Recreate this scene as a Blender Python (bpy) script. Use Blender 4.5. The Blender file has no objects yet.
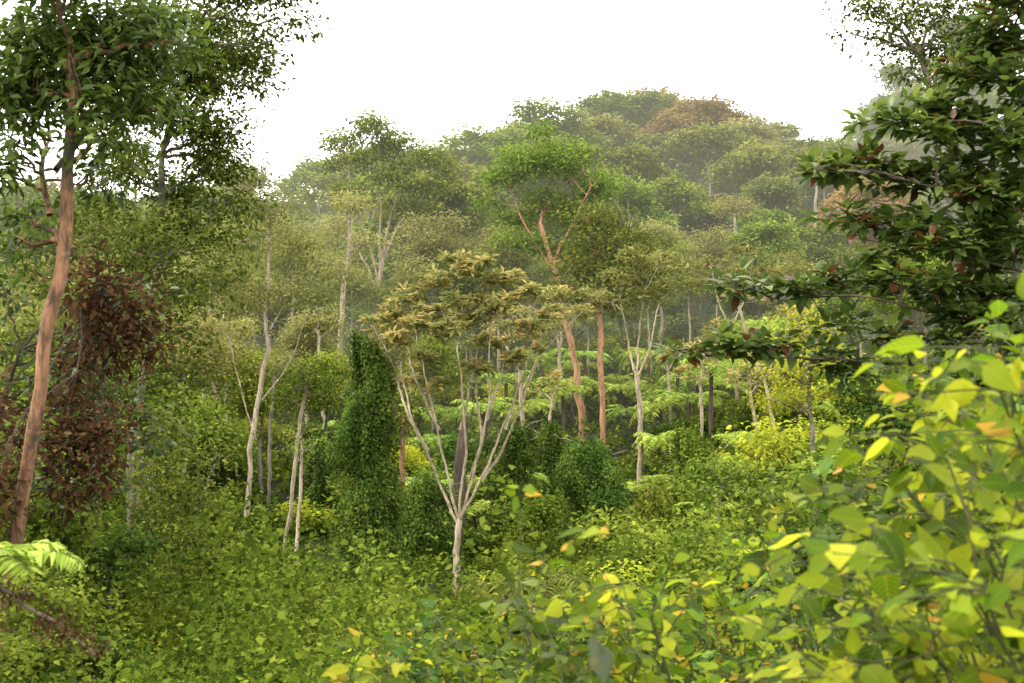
import bpy, math, numpy as np
from mathutils import Vector
R = np.random.default_rng(7)
scene = bpy.context.scene
scene.view_settings.view_transform='Standard'; scene.view_settings.look='None'; scene.view_settings.exposure=0
F=1422.0; PITCH=math.radians(4.0)
def P(px,py,d):
    u=(px-512)/F; v=(341.5-py)/F
    y=math.cos(PITCH)-v*math.sin(PITCH); z=math.sin(PITCH)+v*math.cos(PITCH)
    t=d/y
    return np.array([u*t,d,z*t])
def X(px,d): return (px-512)/F*d
def nz(a): return a/np.maximum(np.linalg.norm(a,axis=-1,keepdims=True),1e-9)
# ---------- terrain ----------
def hsh(i,j,s):
    n=np.sin(i*127.1+j*311.7+s*74.7)*43758.5453
    return n-np.floor(n)
def vn(x,y,s=0):
    x=np.asarray(x,float); y=np.asarray(y,float)
    i=np.floor(x); j=np.floor(y); a=x-i; b=y-j; a=a*a*(3-2*a); b=b*b*(3-2*b)
    return (hsh(i,j,s)*(1-a)+hsh(i+1,j,s)*a)*(1-b)+(hsh(i,j+1,s)*(1-a)+hsh(i+1,j+1,s)*a)*b
def ss(t): t=np.clip(t,0,1); return t*t*(3-2*t)
def T(x,y):
    x=np.asarray(x,float); y=np.asarray(y,float)
    ys=[-60,0,10,25,40,55,70,90,130,180,220,255,300,400,3000]
    zs=[2,-1.7,-2.8,-5.5,-6.9,-6.1,-4.0,-.6,9,24,36,36.5,27,10,0]
    z=np.interp(y,ys,zs)
    sg=np.where(x<24,40.,22.)
    g=.58+.42*np.exp(-((x-24)/sg)**2)
    w=ss((y-90)/60)
    z=z*(1-w)+z*g*w
    z=z+58*np.exp(-((x-98)/32)**2-((y-310)/45)**2)
    z=z+3.6*ss((-x-2)/8)*ss((y-4)/8)*(1-ss((y-28)/25))
    z=z-1.0*ss((-x-4)/3)*ss((y-42)/8)*(1-ss((y-62)/12))
    z=z+3.5*ss((x-5)/12)*ss((y-25)/15)*(1-ss((y-80)/30))
    k=ss((y-6)/20)
    z=z+k*(vn(x/7,y/7,1)-.5)*1.4+k*(vn(x/2.3,y/2.3,2)-.5)*.7
    return z
# ---------- materials ----------
MATS={}
def painted_haze(m,sock,out):
    """painted distance haze: pale emission mixed into the material, growing with world Y"""
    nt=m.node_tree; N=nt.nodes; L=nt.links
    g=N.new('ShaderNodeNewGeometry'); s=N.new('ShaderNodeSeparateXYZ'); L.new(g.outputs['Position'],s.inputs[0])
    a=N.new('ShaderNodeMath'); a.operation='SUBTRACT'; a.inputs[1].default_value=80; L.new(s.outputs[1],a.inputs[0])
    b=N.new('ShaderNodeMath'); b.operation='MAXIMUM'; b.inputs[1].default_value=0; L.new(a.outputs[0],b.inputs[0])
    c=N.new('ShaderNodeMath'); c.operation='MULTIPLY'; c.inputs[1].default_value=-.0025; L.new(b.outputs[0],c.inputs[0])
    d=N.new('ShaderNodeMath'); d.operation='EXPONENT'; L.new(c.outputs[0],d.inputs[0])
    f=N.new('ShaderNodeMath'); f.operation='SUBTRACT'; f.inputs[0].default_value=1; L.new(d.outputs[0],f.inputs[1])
    e=N.new('ShaderNodeEmission'); e.inputs[0].default_value=(.64,.62,.50,1); e.inputs[1].default_value=1  # haze colour emitted by the surface itself, no mist volume
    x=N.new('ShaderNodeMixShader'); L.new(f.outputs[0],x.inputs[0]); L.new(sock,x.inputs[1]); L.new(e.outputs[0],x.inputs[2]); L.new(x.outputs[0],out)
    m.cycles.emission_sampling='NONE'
def leafmat(name,c0,c1,c2,trans=.42,rough=.55,spec=.3,vein=False,hv=.02,gloss=False):
    m=bpy.data.materials.new(name); m.use_nodes=True; nt=m.node_tree; N=nt.nodes; L=nt.links; N.clear()
    o=N.new('ShaderNodeOutputMaterial'); a=N.new('ShaderNodeAttribute'); a.attribute_name='tint'
    r=N.new('ShaderNodeValToRGB'); e=r.color_ramp.elements
    e[0].position=0.05; e[0].color=(*c0,1); e[1].position=1; e[1].color=(*c2,1)
    q=e.new(.5); q.color=(*c1,1)
    L.new(a.outputs['Fac'],r.inputs[0])
    oi=N.new('ShaderNodeObjectInfo'); h=N.new('ShaderNodeHueSaturation')
    mr=N.new('ShaderNodeMapRange'); mr.inputs[3].default_value=.5-hv; mr.inputs[4].default_value=.5+hv*.8
    L.new(oi.outputs['Random'],mr.inputs[0]); L.new(mr.outputs[0],h.inputs['Hue'])
    m2=N.new('ShaderNodeMath'); m2.operation='MULTIPLY'; m2.inputs[1].default_value=7.31
    m3=N.new('ShaderNodeMath'); m3.operation='FRACT'
    mr2=N.new('ShaderNodeMapRange'); mr2.inputs[3].default_value=.78; mr2.inputs[4].default_value=1.22
    L.new(oi.outputs['Random'],m2.inputs[0]); L.new(m2.outputs[0],m3.inputs[0]); L.new(m3.outputs[0],mr2.inputs[0]); L.new(mr2.outputs[0],h.inputs['Value'])
    L.new(r.outputs[0],h.inputs['Color'])
    col=h.outputs[0]
    if vein or gloss:
        p=N.new('ShaderNodeBsdfPrincipled'); p.inputs['Roughness'].default_value=rough; p.inputs['Specular IOR Level'].default_value=spec; ci='Base Color'
    else:
        p=N.new('ShaderNodeBsdfDiffuse'); ci='Color'
    if vein:
        uv=N.new('ShaderNodeUVMap'); uv.uv_map='UVMap'; sx=N.new('ShaderNodeSeparateXYZ'); L.new(uv.outputs[0],sx.inputs[0])
        ab=N.new('ShaderNodeMath'); ab.operation='ABSOLUTE'; L.new(sx.outputs[0],ab.inputs[0])
        k1=N.new('ShaderNodeMath'); k1.operation='MULTIPLY_ADD'; k1.inputs[1].default_value=-16; L.new(ab.outputs[0],k1.inputs[0])
        k0=N.new('ShaderNodeMath'); k0.operation='MULTIPLY'; k0.inputs[1].default_value=44; L.new(sx.outputs[1],k0.inputs[0]); L.new(k0.outputs[0],k1.inputs[2])
        s=N.new('ShaderNodeMath'); s.operation='SINE'; L.new(k1.outputs[0],s.inputs[0])
        g=N.new('ShaderNodeMapRange'); g.inputs[1].default_value=.75; g.inputs[2].default_value=1; L.new(s.outputs[0],g.inputs[0])
        g2=N.new('ShaderNodeMapRange'); g2.inputs[1].default_value=.07; g2.inputs[2].default_value=.02; L.new(ab.outputs[0],g2.inputs[0])
        mx=N.new('ShaderNodeMath'); mx.operation='MAXIMUM'; L.new(g.outputs[0],mx.inputs[0]); L.new(g2.outputs[0],mx.inputs[1])
        sc=N.new('ShaderNodeMath'); sc.operation='MULTIPLY'; sc.inputs[1].default_value=.25; L.new(mx.outputs[0],sc.inputs[0])
        mc=N.new('ShaderNodeMixRGB'); mc.inputs[2].default_value=(min(c2[0]*1.1,1),min(c2[1]*1.1,1),c2[2]*1.1,1)
        L.new(sc.outputs[0],mc.inputs[0]); L.new(col,mc.inputs[1]); col=mc.outputs[0]
        tc=N.new('ShaderNodeTexCoord'); nn=N.new('ShaderNodeTexNoise'); nn.inputs['Scale'].default_value=45; L.new(tc.outputs['Object'],nn.inputs['Vector'])
        g3=N.new('ShaderNodeMapRange'); g3.inputs[1].default_value=.62; g3.inputs[2].default_value=.72; g3.inputs[4].default_value=.5; L.new(nn.outputs[0],g3.inputs[0])
        m4=N.new('ShaderNodeMixRGB'); m4.inputs[2].default_value=(.26,.18,.02,1); L.new(g3.outputs[0],m4.inputs[0]); L.new(col,m4.inputs[1]); col=m4.outputs[0]
        b=N.new('ShaderNodeBump'); b.inputs['Strength'].default_value=.4; b.inputs['Distance'].default_value=.004; b.invert=True
        L.new(mx.outputs[0],b.inputs['Height']); L.new(b.outputs[0],p.inputs['Normal'])
    L.new(col,p.inputs[ci])
    t=N.new('ShaderNodeBsdfTranslucent'); L.new(col,t.inputs['Color'])
    x=N.new('ShaderNodeMixShader'); x.inputs[0].default_value=trans
    L.new(p.outputs[0],x.inputs[1]); L.new(t.outputs[0],x.inputs[2]); painted_haze(m,x.outputs[0],o.inputs[0])
    MATS[name]=m; return m
def barkmat(name,c1,c2,scale=3,moss=None):
    m=bpy.data.materials.new(name); m.use_nodes=True; nt=m.node_tree; N=nt.nodes; L=nt.links
    p=N['Principled BSDF']; p.inputs['Roughness'].default_value=.85
    tc=N.new('ShaderNodeTexCoord'); mp=N.new('ShaderNodeMapping'); mp.inputs['Scale'].default_value=(scale*2,scale*2,scale*.5)
    n=N.new('ShaderNodeTexNoise'); n.inputs['Scale'].default_value=1; n.inputs['Detail'].default_value=7; n.inputs['Roughness'].default_value=.7
    L.new(tc.outputs['Object'],mp.inputs[0]); L.new(mp.outputs[0],n.inputs['Vector'])
    r=N.new('ShaderNodeValToRGB'); e=r.color_ramp.elements; e[0].position=.38; e[0].color=(*c1,1); e[1].position=.60; e[1].color=(*c2,1)
    L.new(n.outputs[0],r.inputs[0]); col=r.outputs[0]
    if moss:
        n2=N.new('ShaderNodeTexNoise'); n2.inputs['Scale'].default_value=2.2; n2.inputs['Detail'].default_value=8; n2.inputs['Roughness'].default_value=.7; L.new(tc.outputs['Object'],n2.inputs['Vector'])
        g=N.new('ShaderNodeMapRange'); g.inputs[1].default_value=.50; g.inputs[2].default_value=.60; L.new(n2.outputs[0],g.inputs[0])
        mc=N.new('ShaderNodeMixRGB'); mc.inputs[2].default_value=(*moss,1); L.new(g.outputs[0],mc.inputs[0]); L.new(col,mc.inputs[1]); col=mc.outputs[0]
    L.new(col,p.inputs['Base Color'])
    b=N.new('ShaderNodeBump'); b.inputs['Strength'].default_value=1; b.inputs['Distance'].default_value=.08; L.new(n.outputs[0],b.inputs['Height']); L.new(b.outputs[0],p.inputs['Normal'])
    o=[q for q in N if q.type=='OUTPUT_MATERIAL'][0]; painted_haze(m,p.outputs[0],o.inputs[0])
    MATS[name]=m; return m
leafmat('leaf_dark',(.020,.034,.006),(.065,.092,.014),(.20,.245,.04),.35,.4,.45)
leafmat('leaf_dark_shiny',(.020,.036,.006),(.065,.095,.014),(.22,.27,.045),.42,.4,.35,gloss=True)
leafmat('leaf_glossy_dark',(.026,.046,.010),(.07,.112,.020),(.20,.26,.045),.4,.38,.35,hv=.01,gloss=True)
leafmat('leaf_rust',(.07,.035,.015),(.14,.065,.022),(.24,.11,.03),.4,.4,.3,gloss=True)
leafmat('leaf_mid',(.040,.070,.009),(.125,.178,.024),(.29,.34,.05))
leafmat('leaf_olive',(.055,.075,.012),(.165,.19,.036),(.33,.34,.08))
leafmat('leaf_olive_deep',(.032,.048,.008),(.105,.128,.022),(.25,.265,.05))
leafmat('leaf_pale',(.10,.115,.028),(.24,.25,.075),(.42,.40,.14))
leafmat('leaf_bronze',(.12,.155,.04),(.32,.32,.105),(.74,.49,.19),.42)
leafmat('leaf_brown',(.12,.09,.028),(.24,.165,.055),(.37,.24,.08))
leafmat('leaf_yellow',(.12,.15,.012),(.29,.34,.03),(.52,.52,.055))
leafmat('leaf_ivy',(.018,.040,.007),(.055,.100,.018),(.16,.23,.04),.35,hv=.008)
leafmat('leaf_fern',(.11,.18,.022),(.27,.38,.055),(.46,.58,.13),.45)
leafmat('leaf_dead',(.025,.014,.008),(.075,.038,.02),(.17,.09,.045),.25,.7)
leafmat('leaf_carpet',(.020,.044,.006),(.10,.155,.018),(.31,.38,.05))
leafmat('leaf_near',(.026,.070,.004),(.14,.225,.010),(.46,.52,.03),.6,.5,.14,vein=True,hv=.02)
leafmat('leaf_near_deep',(.013,.042,.005),(.055,.115,.012),(.21,.31,.025),.5,.45,.2,vein=True,hv=.02)
leafmat('leaf_orange',(.36,.27,.015),(.54,.38,.03),(.60,.32,.05),.5,.5,.14,vein=True,hv=.01)
leafmat('leaf_greyish',(.10,.14,.07),(.15,.19,.11),(.21,.25,.16),.3,.45,.4,vein=True,hv=.01)
barkmat('bark_orange',(.08,.04,.02),(.40,.20,.10),5,(.06,.06,.025))
barkmat('bark_pale',(.20,.16,.10),(.46,.39,.28),2)
barkmat('bark_tan',(.18,.14,.09),(.44,.36,.25),4)
barkmat('bark_rust',(.20,.10,.05),(.50,.27,.14),2.5)
barkmat('bark_grey',(.10,.085,.06),(.24,.20,.15),2,(.06,.075,.03))
barkmat('bark_dark',(.03,.022,.015),(.10,.07,.045),3)
barkmat('stem_green',(.06,.07,.02),(.14,.15,.04),8)
# ---------- mesh builders ----------
def mkmesh(name,V,Fc,mat,tint=None,uv=None,smooth=False):
    V=np.ascontiguousarray(V,dtype=np.float32).reshape(-1,3); Fc=np.ascontiguousarray(Fc,dtype=np.int32)
    k=Fc.shape[1]; nf=len(Fc)
    me=bpy.data.meshes.new(name); me.vertices.add(len(V)); me.vertices.foreach_set('co',V.ravel())
    me.loops.add(nf*k); me.loops.foreach_set('vertex_index',Fc.ravel())
    me.polygons.add(nf); me.polygons.foreach_set('loop_start',np.arange(0,nf*k,k,dtype=np.int32))
    if smooth: me.polygons.foreach_set('use_smooth',np.ones(nf,dtype=bool))
    if tint is not None:
        at=me.attributes.new('tint','FLOAT','FACE'); at.data.foreach_set('value',np.ascontiguousarray(tint,dtype=np.float32))
    if uv is not None:
        ul=me.uv_layers.new(name='UVMap'); ul.data.foreach_set('uv',np.ascontiguousarray(uv[Fc.ravel()],dtype=np.float32).ravel())
    me.update(calc_edges=True); me.materials.append(MATS[mat] if isinstance(mat,str) else mat)
    return me
def rh(w): 
    return np.array([(0,0,0),(.5*w,.42,.10),(0,1,-.08),(-.5*w,.42,.10)]),np.array([[0,1,2,3]]),None
def r6(w):
    return np.array([(0,0,0),(.42*w,.24,.09),(.44*w,.58,.07),(0,1,-.14),(-.44*w,.58,.07),(-.42*w,.24,.09)]),np.array([[0,1,2,3],[0,3,4,5]]),None
def ov(w,fold=.10,droop=.22):
    ts=np.array([0,.12,.3,.5,.72,.88,1.0]); ws=np.array([.02,.30,.5,.48,.32,.15,.01])*w
    V=[];U=[]
    for t,a in zip(ts,ws):
        z=-droop*t*t
        V+=[(-a,t,z+fold*a*2),(0,t,z),(a,t,z+fold*a*2)]; U+=[(-a/w*2,t),(0,t),(a/w*2,t)]
    Fs=[]
    for i in range(len(ts)-1):
        b=i*3; Fs+=[(b,b+1,b+4,b+3),(b+1,b+2,b+5,b+4)]
    return np.array(V),np.array(Fs),np.array(U)
def leafgeo(pos,axis,nrm,size,tpl):
    tv,tf,tu=tpl; n=len(pos)
    axis=nz(axis); side=nz(np.cross(axis,nrm)); nrm=np.cross(side,axis)
    s=np.asarray(size).reshape(-1,1,1)*np.ones((n,1,1))
    V=pos[:,None,:]+s*(side[:,None,:]*tv[None,:,0:1]+axis[:,None,:]*tv[None,:,1:2]+nrm[:,None,:]*tv[None,:,2:3])
    if tu is not None:
        wv=np.sin(tv[None,:,1]*R.uniform(3,8,(n,1))+R.uniform(0,6,(n,1)))*R.uniform(0,.07,(n,1))
        V=V+s*wv[:,:,None]*nrm[:,None,:]+s*(tv[None,:,1]**2*R.normal(0,.12,(n,1)))[:,:,None]*side[:,None,:]
    Fc=(tf[None]+(np.arange(n)*len(tv))[:,None,None]).reshape(-1,tf.shape[1])
    return V.reshape(-1,3),Fc
def leafmesh(name,pos,axis,nrm,size,tpl,tint,mat,org=(0,0,0)):
    V,Fc=leafgeo(np.asarray(pos)-np.asarray(org),axis,nrm,size,tpl)
    uv=None if tpl[2] is None else np.tile(tpl[2],(len(pos),1))
    return mkmesh(name,V,Fc,mat,np.repeat(tint,len(tpl[1])),uv,tpl[2] is not None)
class Tubes:
    def __init__(s): s.V=[];s.F=[];s.n=0
    def add(s,pts,rad,sides=6):
        pts=np.asarray(pts,float); rad=np.asarray(rad,float); m=len(pts)
        tg=nz(np.gradient(pts,axis=0)); ref=np.array([0.31,.95,.05]) if abs(tg[:,2]).mean()>.5 else np.array([0,0,1.])
        a=nz(np.cross(tg,ref)); b=np.cross(tg,a)
        th=np.linspace(0,2*np.pi,sides,endpoint=False)
        rj=rad[:,None]*(1+(R.normal(0,.08,(m,sides)) if sides>=8 else 0))
        ring=pts[:,None]+rj[:,:,None]*(a[:,None]*np.cos(th)[None,:,None]+b[:,None]*np.sin(th)[None,:,None])
        s.V.append(ring.reshape(-1,3))
        i=np.arange(m-1)[:,None]*sides; j=np.arange(sides)[None]; k=(j+1)%sides
        f=np.stack([i+j,i+k,i+sides+k,i+sides+j],-1).reshape(-1,4)+s.n
        s.F.append(f); s.n+=m*sides
    def mesh(s,name,mat,org=(0,0,0)):
        return mkmesh(name,np.concatenate(s.V)-np.asarray(org),np.concatenate(s.F),mat,smooth=True)
def resamp(pts,n,wob=0):
    pts=np.asarray(pts,float)
    d=np.r_[0,np.cumsum(np.linalg.norm(np.diff(pts,axis=0),axis=1))]; t=d/d[-1]
    u=np.linspace(0,1,n); q=np.stack([np.interp(u,t,pts[:,k]) for k in range(3)],1)
    for _ in range(2):
        q[1:-1]=(q[:-2]+2*q[1:-1]+q[2:])/4
    if wob:
        w=np.cumsum(R.normal(0,1,(n,3)),0); w-=w[0]; w-=np.linspace(0,1,n)[:,None]*w[-1]; q=q+w*wob*np.array([1,1,.2])
    return q
def curve(a,b,lift,n=7,wob=0.03):
    a=np.asarray(a);b=np.asarray(b); L=np.linalg.norm(b-a)
    m=(a+b)/2+np.array([0,0,lift*L]); u=np.linspace(0,1,n)[:,None]
    q=(1-u)**2*a+2*u*(1-u)*m+u*u*b
    q[1:-1]+=R.normal(0,wob*L,(n-2,3))*.5
    return q
def link(ob): scene.collection.objects.link(ob); return ob
def empty(name,loc,label,cat,group=None):
    e=bpy.data.objects.new(name,None); e.location=Vector(loc); e.empty_display_size=.3; link(e)
    e['label']=label; e['category']=cat
    if group: e['group']=group
    return e
def child(name,me,par,label=None):
    o=bpy.data.objects.new(name,me); link(o); o.parent=par
    if label: o['label']=label
    return o
def blobclumps(blobs,dens,shell=.55):
    C=[];B=[]
    for c,r in blobs:
        n=max(4,int(dens*(r[0]*r[1]+r[0]*r[2]+r[1]*r[2])))
        d=nz(R.normal(size=(n,3))); d[:,2]=np.where(d[:,2]<-.45,-d[:,2],d[:,2])
        rr=shell+(1.15-shell)*R.random(n)**.7
        C.append(c+d*rr[:,None]*np.array(r)); B.append(np.tile(c,(n,1)))
    return np.concatenate(C),np.concatenate(B)
def foliage(C,B,nper,spread,ll,style,flat=.55):
    n=len(C)*nper
    c=np.repeat(C,nper,0); b=np.repeat(B,nper,0)
    off=R.normal(size=(n,3))*np.array([1,1,flat])
    ct=np.repeat(R.random(len(C)),nper)
    if style=='rosette':
        od=nz(off); pos=c+od*spread*.2; axis=od*np.array([1,1,.7])+np.array([0,0,.15]); nrm=np.array([0,0,1.])+R.normal(size=(n,3))*.25
    elif style=='hang':
        pos=c+off*spread*.5; axis=R.normal(size=(n,3))*.45+np.array([0,0,-1.]); nrm=R.normal(size=(n,3))*np.array([1,1,.2])
    else:
        pos=c+off*spread*.5; ob=nz(c-b)
        axis=nz(off)*.6+R.normal(size=(n,3))*np.array([.6,.6,.35])+np.array([0,0,-.25])
        nrm=np.array([0,0,.9])+ob*.6+R.normal(size=(n,3))*.45
    size=ll*(.65+.7*R.random(n))
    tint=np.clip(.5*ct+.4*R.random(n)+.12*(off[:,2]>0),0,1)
    return pos,axis,nrm,size,tint
def build_tree(name,label,cat,paths,blobs,leaf='leaf_mid',bark='bark_pale',ll=.25,nper=30,spread=.8,dens=5,style='clump',asp=.5,
               group=None,twig=.5,shell=.55,sides=8,tpl=None,flat=.55,crownname='crown',brk=.7,brmax=9.,trunkname='trunk',accent=None):
    base=np.asarray(paths[0][0][0],float); tb=Tubes(); nodes=[];nr=[]
    for pts,r0,r1 in paths:
        L=np.linalg.norm(np.diff(np.asarray(pts),axis=0),axis=1).sum()
        q=resamp(pts,18,L*.0048); rr=np.linspace(r0,r1,18)*(1+R.normal(0,.06,18))
        if pts is paths[0][0]: rr[0]*=1.5; rr[1]*=1.12
        tb.add(q,rr,sides); nodes.append(q[3:]); nr.append(rr[3:])
    nodes=np.concatenate(nodes); nr=np.concatenate(nr)
    C,B=blobclumps(blobs,dens,shell)
    for c,r in blobs:
        dd=np.linalg.norm(nodes-c,axis=1)+3*np.maximum(nodes[:,2]-(c[2]-.15*r[2]),0)
        j=dd.argmin(); r0=min(max(min(nr[j]*brk,nr.max()*.5),.02),brmax)
        q=curve(nodes[j],c,.05,8,.06); tb.add(q,np.linspace(r0,r0*.4,8),5)
        near=np.where(np.linalg.norm(B-c,axis=1)<1e-6)[0]
        sel=R.choice(near,min(len(near),max(3,int(len(near)*twig))),replace=False)
        for s_ in sel:
            k=R.integers(3,8); tb.add(curve(q[k],C[s_],.08,4,.05),np.linspace(r0*.38,r0*.12,4),3)
    e=empty(name,base,label,cat,group)
    child(trunkname,tb.mesh(trunkname,bark,base),e)
    pos,axis,nrm,size,tint=foliage(C,B,nper,spread,ll,style,flat)
    if accent:
        mk=np.repeat(R.random(len(C))<accent[1],nper)&(R.random(len(pos))<.6)
        child('rusty_leaves',leafmesh('rusty_leaves',pos[mk],axis[mk],nrm[mk],size[mk],tpl or rh(asp),tint[mk],accent[0],base),e); k=~mk
        pos,axis,nrm,size,tint=pos[k],axis[k],nrm[k],size[k],tint[k]
    child(crownname,leafmesh('crown',pos,axis,nrm,size,tpl or rh(asp),tint,leaf,base),e)
    return e
def pxtree(name,label,d,trunk,blobs,w,limbs=(),cat='tree',base=True,lw=.28,dz=.8,bd=.5,**k):
    pts=[P(a,b,d) for a,b in trunk]
    if base:
        g=float(T(pts[0][0],d)); 
        if g<pts[0][2]+.2: pts=[np.array([pts[0][0],d,g-.3])]+pts
        else: pts[0][2]=g-.3
    s=d/F
    paths=[(pts,w[0]*s/2,w[1]*s/2)]
    for lm in limbs:
        z_=R.uniform(-1,1,len(lm)); z_[0]=0
        paths.append(([P(a,b,d)+np.array([0,z_[i]*i*dz,0]) for i,(a,b) in enumerate(lm)],w[1]*s*lw,w[1]*s*lw*.4))
    bl=[]
    for b in blobs:
        a,c,rx,ry=b[:4]; dd=b[4] if len(b)>4 else R.uniform(-bd,bd)*rx*s*2
        bl.append((P(a,c,d)+np.array([0,dd,0]),(rx*s,rx*s*.9,ry*s)))
    return build_tree(name,label,cat,paths,bl,**k)
def copything(src,loc,rz,sc,label=None):
    n=src.copy(); link(n); n.location=Vector(loc); n.rotation_euler=(0,0,rz); n.scale=(sc[0],sc[0],sc[1])
    if label: n['label']=label
    for c in src.children:
        m=c.copy(); m.parent=n; link(m)
    return n
# ---------- ground ----------
ys=np.unique(np.concatenate([np.linspace(-60,0,10),np.linspace(0,70,110),np.linspace(70,340,120),np.linspace(340,3000,30)]))
xs=np.unique(np.concatenate([np.linspace(-1500,-160,20),np.linspace(-160,-40,40),np.linspace(-40,40,130),np.linspace(40,160,40),np.linspace(160,1500,20)]))
gx,gy=np.meshgrid(xs,ys); gz=T(gx,gy)
nx_=len(xs); ii=(np.arange(len(ys)-1)[:,None]*nx_+np.arange(nx_-1)[None]).ravel()
m=bpy.data.materials.new('forest_floor'); m.use_nodes=True; N=m.node_tree.nodes; L=m.node_tree.links
p=N['Principled BSDF']; p.inputs['Roughness'].default_value=.95
tc=N.new('ShaderNodeTexCoord'); n1=N.new('ShaderNodeTexNoise'); n1.inputs['Scale'].default_value=1.3; n1.inputs['Detail'].default_value=8
r=N.new('ShaderNodeValToRGB'); r.color_ramp.elements[0].position=.35; r.color_ramp.elements[0].color=(.015,.02,.006,1); r.color_ramp.elements[1].position=.7; r.color_ramp.elements[1].color=(.05,.06,.015,1)
L.new(tc.outputs['Object'],n1.inputs['Vector']); L.new(n1.outputs[0],r.inputs[0]); L.new(r.outputs[0],p.inputs['Base Color'])
b=N.new('ShaderNodeBump'); b.inputs['Distance'].default_value=.3; L.new(n1.outputs[0],b.inputs['Height']); L.new(b.outputs[0],p.inputs['Normal'])
painted_haze(m,p.outputs[0],[q for q in N if q.type=='OUTPUT_MATERIAL'][0].inputs[0])
g=link(bpy.data.objects.new('ground',mkmesh('ground',np.stack([gx,gy,gz],-1),np.stack([ii,ii+1,ii+nx_+1,ii+nx_],1),m,smooth=True)))
g['kind']='structure'; g['label']='forested valley floor and hillside covered in undergrowth'; g['category']='ground'
def carpet(y0,y1,n,ll,lump,sc=1.):
    y=np.sqrt(R.random(n)*(y1**2-y0**2)+y0**2); x=(R.random(n)-.5)*2*y*.44+R.normal(0,.5,n)
    h=lump*1.5*vn(x/1.6/sc,y/1.6/sc,5)**2.2+lump*.7*vn(x/.6/sc,y/.6/sc,6)**1.8
    h=h*(1-.75*np.exp(-((x+2.2)/2.2)**2)*ss((y-36)/6)*(1-ss((y-58)/4)))*(1-.5*ss((-x-5)/3)*ss((y-38)/6)*(1-ss((y-60)/4)))
    z=T(x,y)+h*R.random(n)**.3
    cl=vn(x/.9,y/.9,9)
    ax=R.normal(size=(n,3))*np.array([1,1,.4])+np.array([0,-.3,-.3]); nr=np.array([0,-.35,1.])+R.normal(size=(n,3))*.6
    return np.stack([x,y,z],1),ax,nr,ll*(.5+1.0*R.random(n)),np.clip(.75*cl+.5*R.random(n)-.12,0,1)
parts=[carpet(9,17,60000,.055,1.4,.7),carpet(17,30,110000,.085,2.2,.9),carpet(30,62,200000,.14,1.6),carpet(62,100,130000,.23,1.2),carpet(100,150,60000,.45,1.6)]
cat_=[np.concatenate([q[i] for q in parts]) for i in range(5)]
o=link(bpy.data.objects.new('ground_cover',leafmesh('ground_cover',*cat_[:4],rh(.8),cat_[4],'leaf_carpet')))
o['kind']='stuff'; o['label']='tangle of creeping vines and low leafy ground cover'; o['category']='ground cover'
# ---------- background forest ----------
def libtree(h,cr,leaf,ll,nb,nper,dens,tall=.5,bark='bark_pale'):
    bl=[]
    for i in range(nb):
        a=R.random()*6.28; rr=cr*.72*math.sqrt(R.random())
        bl.append((np.array([math.cos(a)*rr,math.sin(a)*rr,h*(1-tall*R.random())-cr*.3]),(cr*R.uniform(.26,.46),cr*R.uniform(.26,.46),cr*R.uniform(.18,.32))))
    bl.append((np.array([R.normal(0,.8),0,h-cr*.35]),(cr*.45,cr*.45,cr*.28)))
    top=np.array([R.normal(0,.4),R.normal(0,.4),h*.72])
    return build_tree('forest_tree','',  'tree',[([np.zeros(3),top*.5+R.normal(0,.15,3),top],h*.014,h*.006)],bl,leaf=leaf,bark=bark,ll=ll,nper=nper,spread=1.0,dens=dens,twig=.2,group='trees covering the hillside',asp=.65)
LIB=[]
spec=[('leaf_mid',18,5.8,.55,'broad green crown'),('leaf_olive',19,5.4,.6,'olive-green rounded crown'),('leaf_dark',17,5.8,.55,'dense dark green crown'),('leaf_olive',15,4.8,.7,'tall olive crown'),
      ('leaf_brown',19,6.6,.4,'brownish flowering crown'),('leaf_pale',17,4.8,.6,'pale thin crown'),('leaf_mid',20,4.8,.6,'tall narrow green crown'),('leaf_dark',15,4.4,.7,'dark bushy crown')]
for lf,h,cr,tl,ds in spec:
    e=libtree(h,cr,lf,.5,17,36,1.7,tl); e['label']='hillside forest tree with '+ds; LIB.append((e,h,lf))
used=[False]*len(LIB)
def place(i,x,y,sc,zs=None):
    e,h,lf=LIB[i]; loc=(x,y,float(T(x,y))-.4)
    if not used[i]:
        used[i]=True; e.location=Vector(loc); e.scale=(sc,sc,zs or sc); return
    copything(e,loc,R.random()*6.28,(sc,zs or sc))
cnt=0; y=118.
while y<258:
    w=y*.40
    for x in np.arange(-w,w,9.6+ (y-118)*.013):
        xx=x+R.uniform(-3,3); yy=y+R.uniform(-3.5,3.5)
        pr=[.2,.2,.16,.16,.02,.08,.1,.08]
        if yy>190 and -8<xx<40: pr=[.12,.18,.14,.10,.34,.02,.04,.06]
        s=R.uniform(.75,1.08)*(.80 if yy<150 else 1); k_=1.35 if yy>175 else 1
        place(int(R.choice(8,p=pr)),xx,yy,s*k_,s*R.uniform(.9,1.08)); cnt+=1
    y+=11
for x in np.arange(58,125,9):
    for yy in (276,292,308,322):
        place(int(R.choice([0,1,2,6])),x+R.uniform(-3,3),yy+R.uniform(-4,4),R.uniform(.9,1.2)); cnt+=1
for x in np.arange(-75,75,7.):
    place(int(R.choice([0,2,3,7])),x+R.uniform(-2,2),225+R.uniform(-8,8),1.2,.7); cnt+=1
print('forest',cnt)
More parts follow.
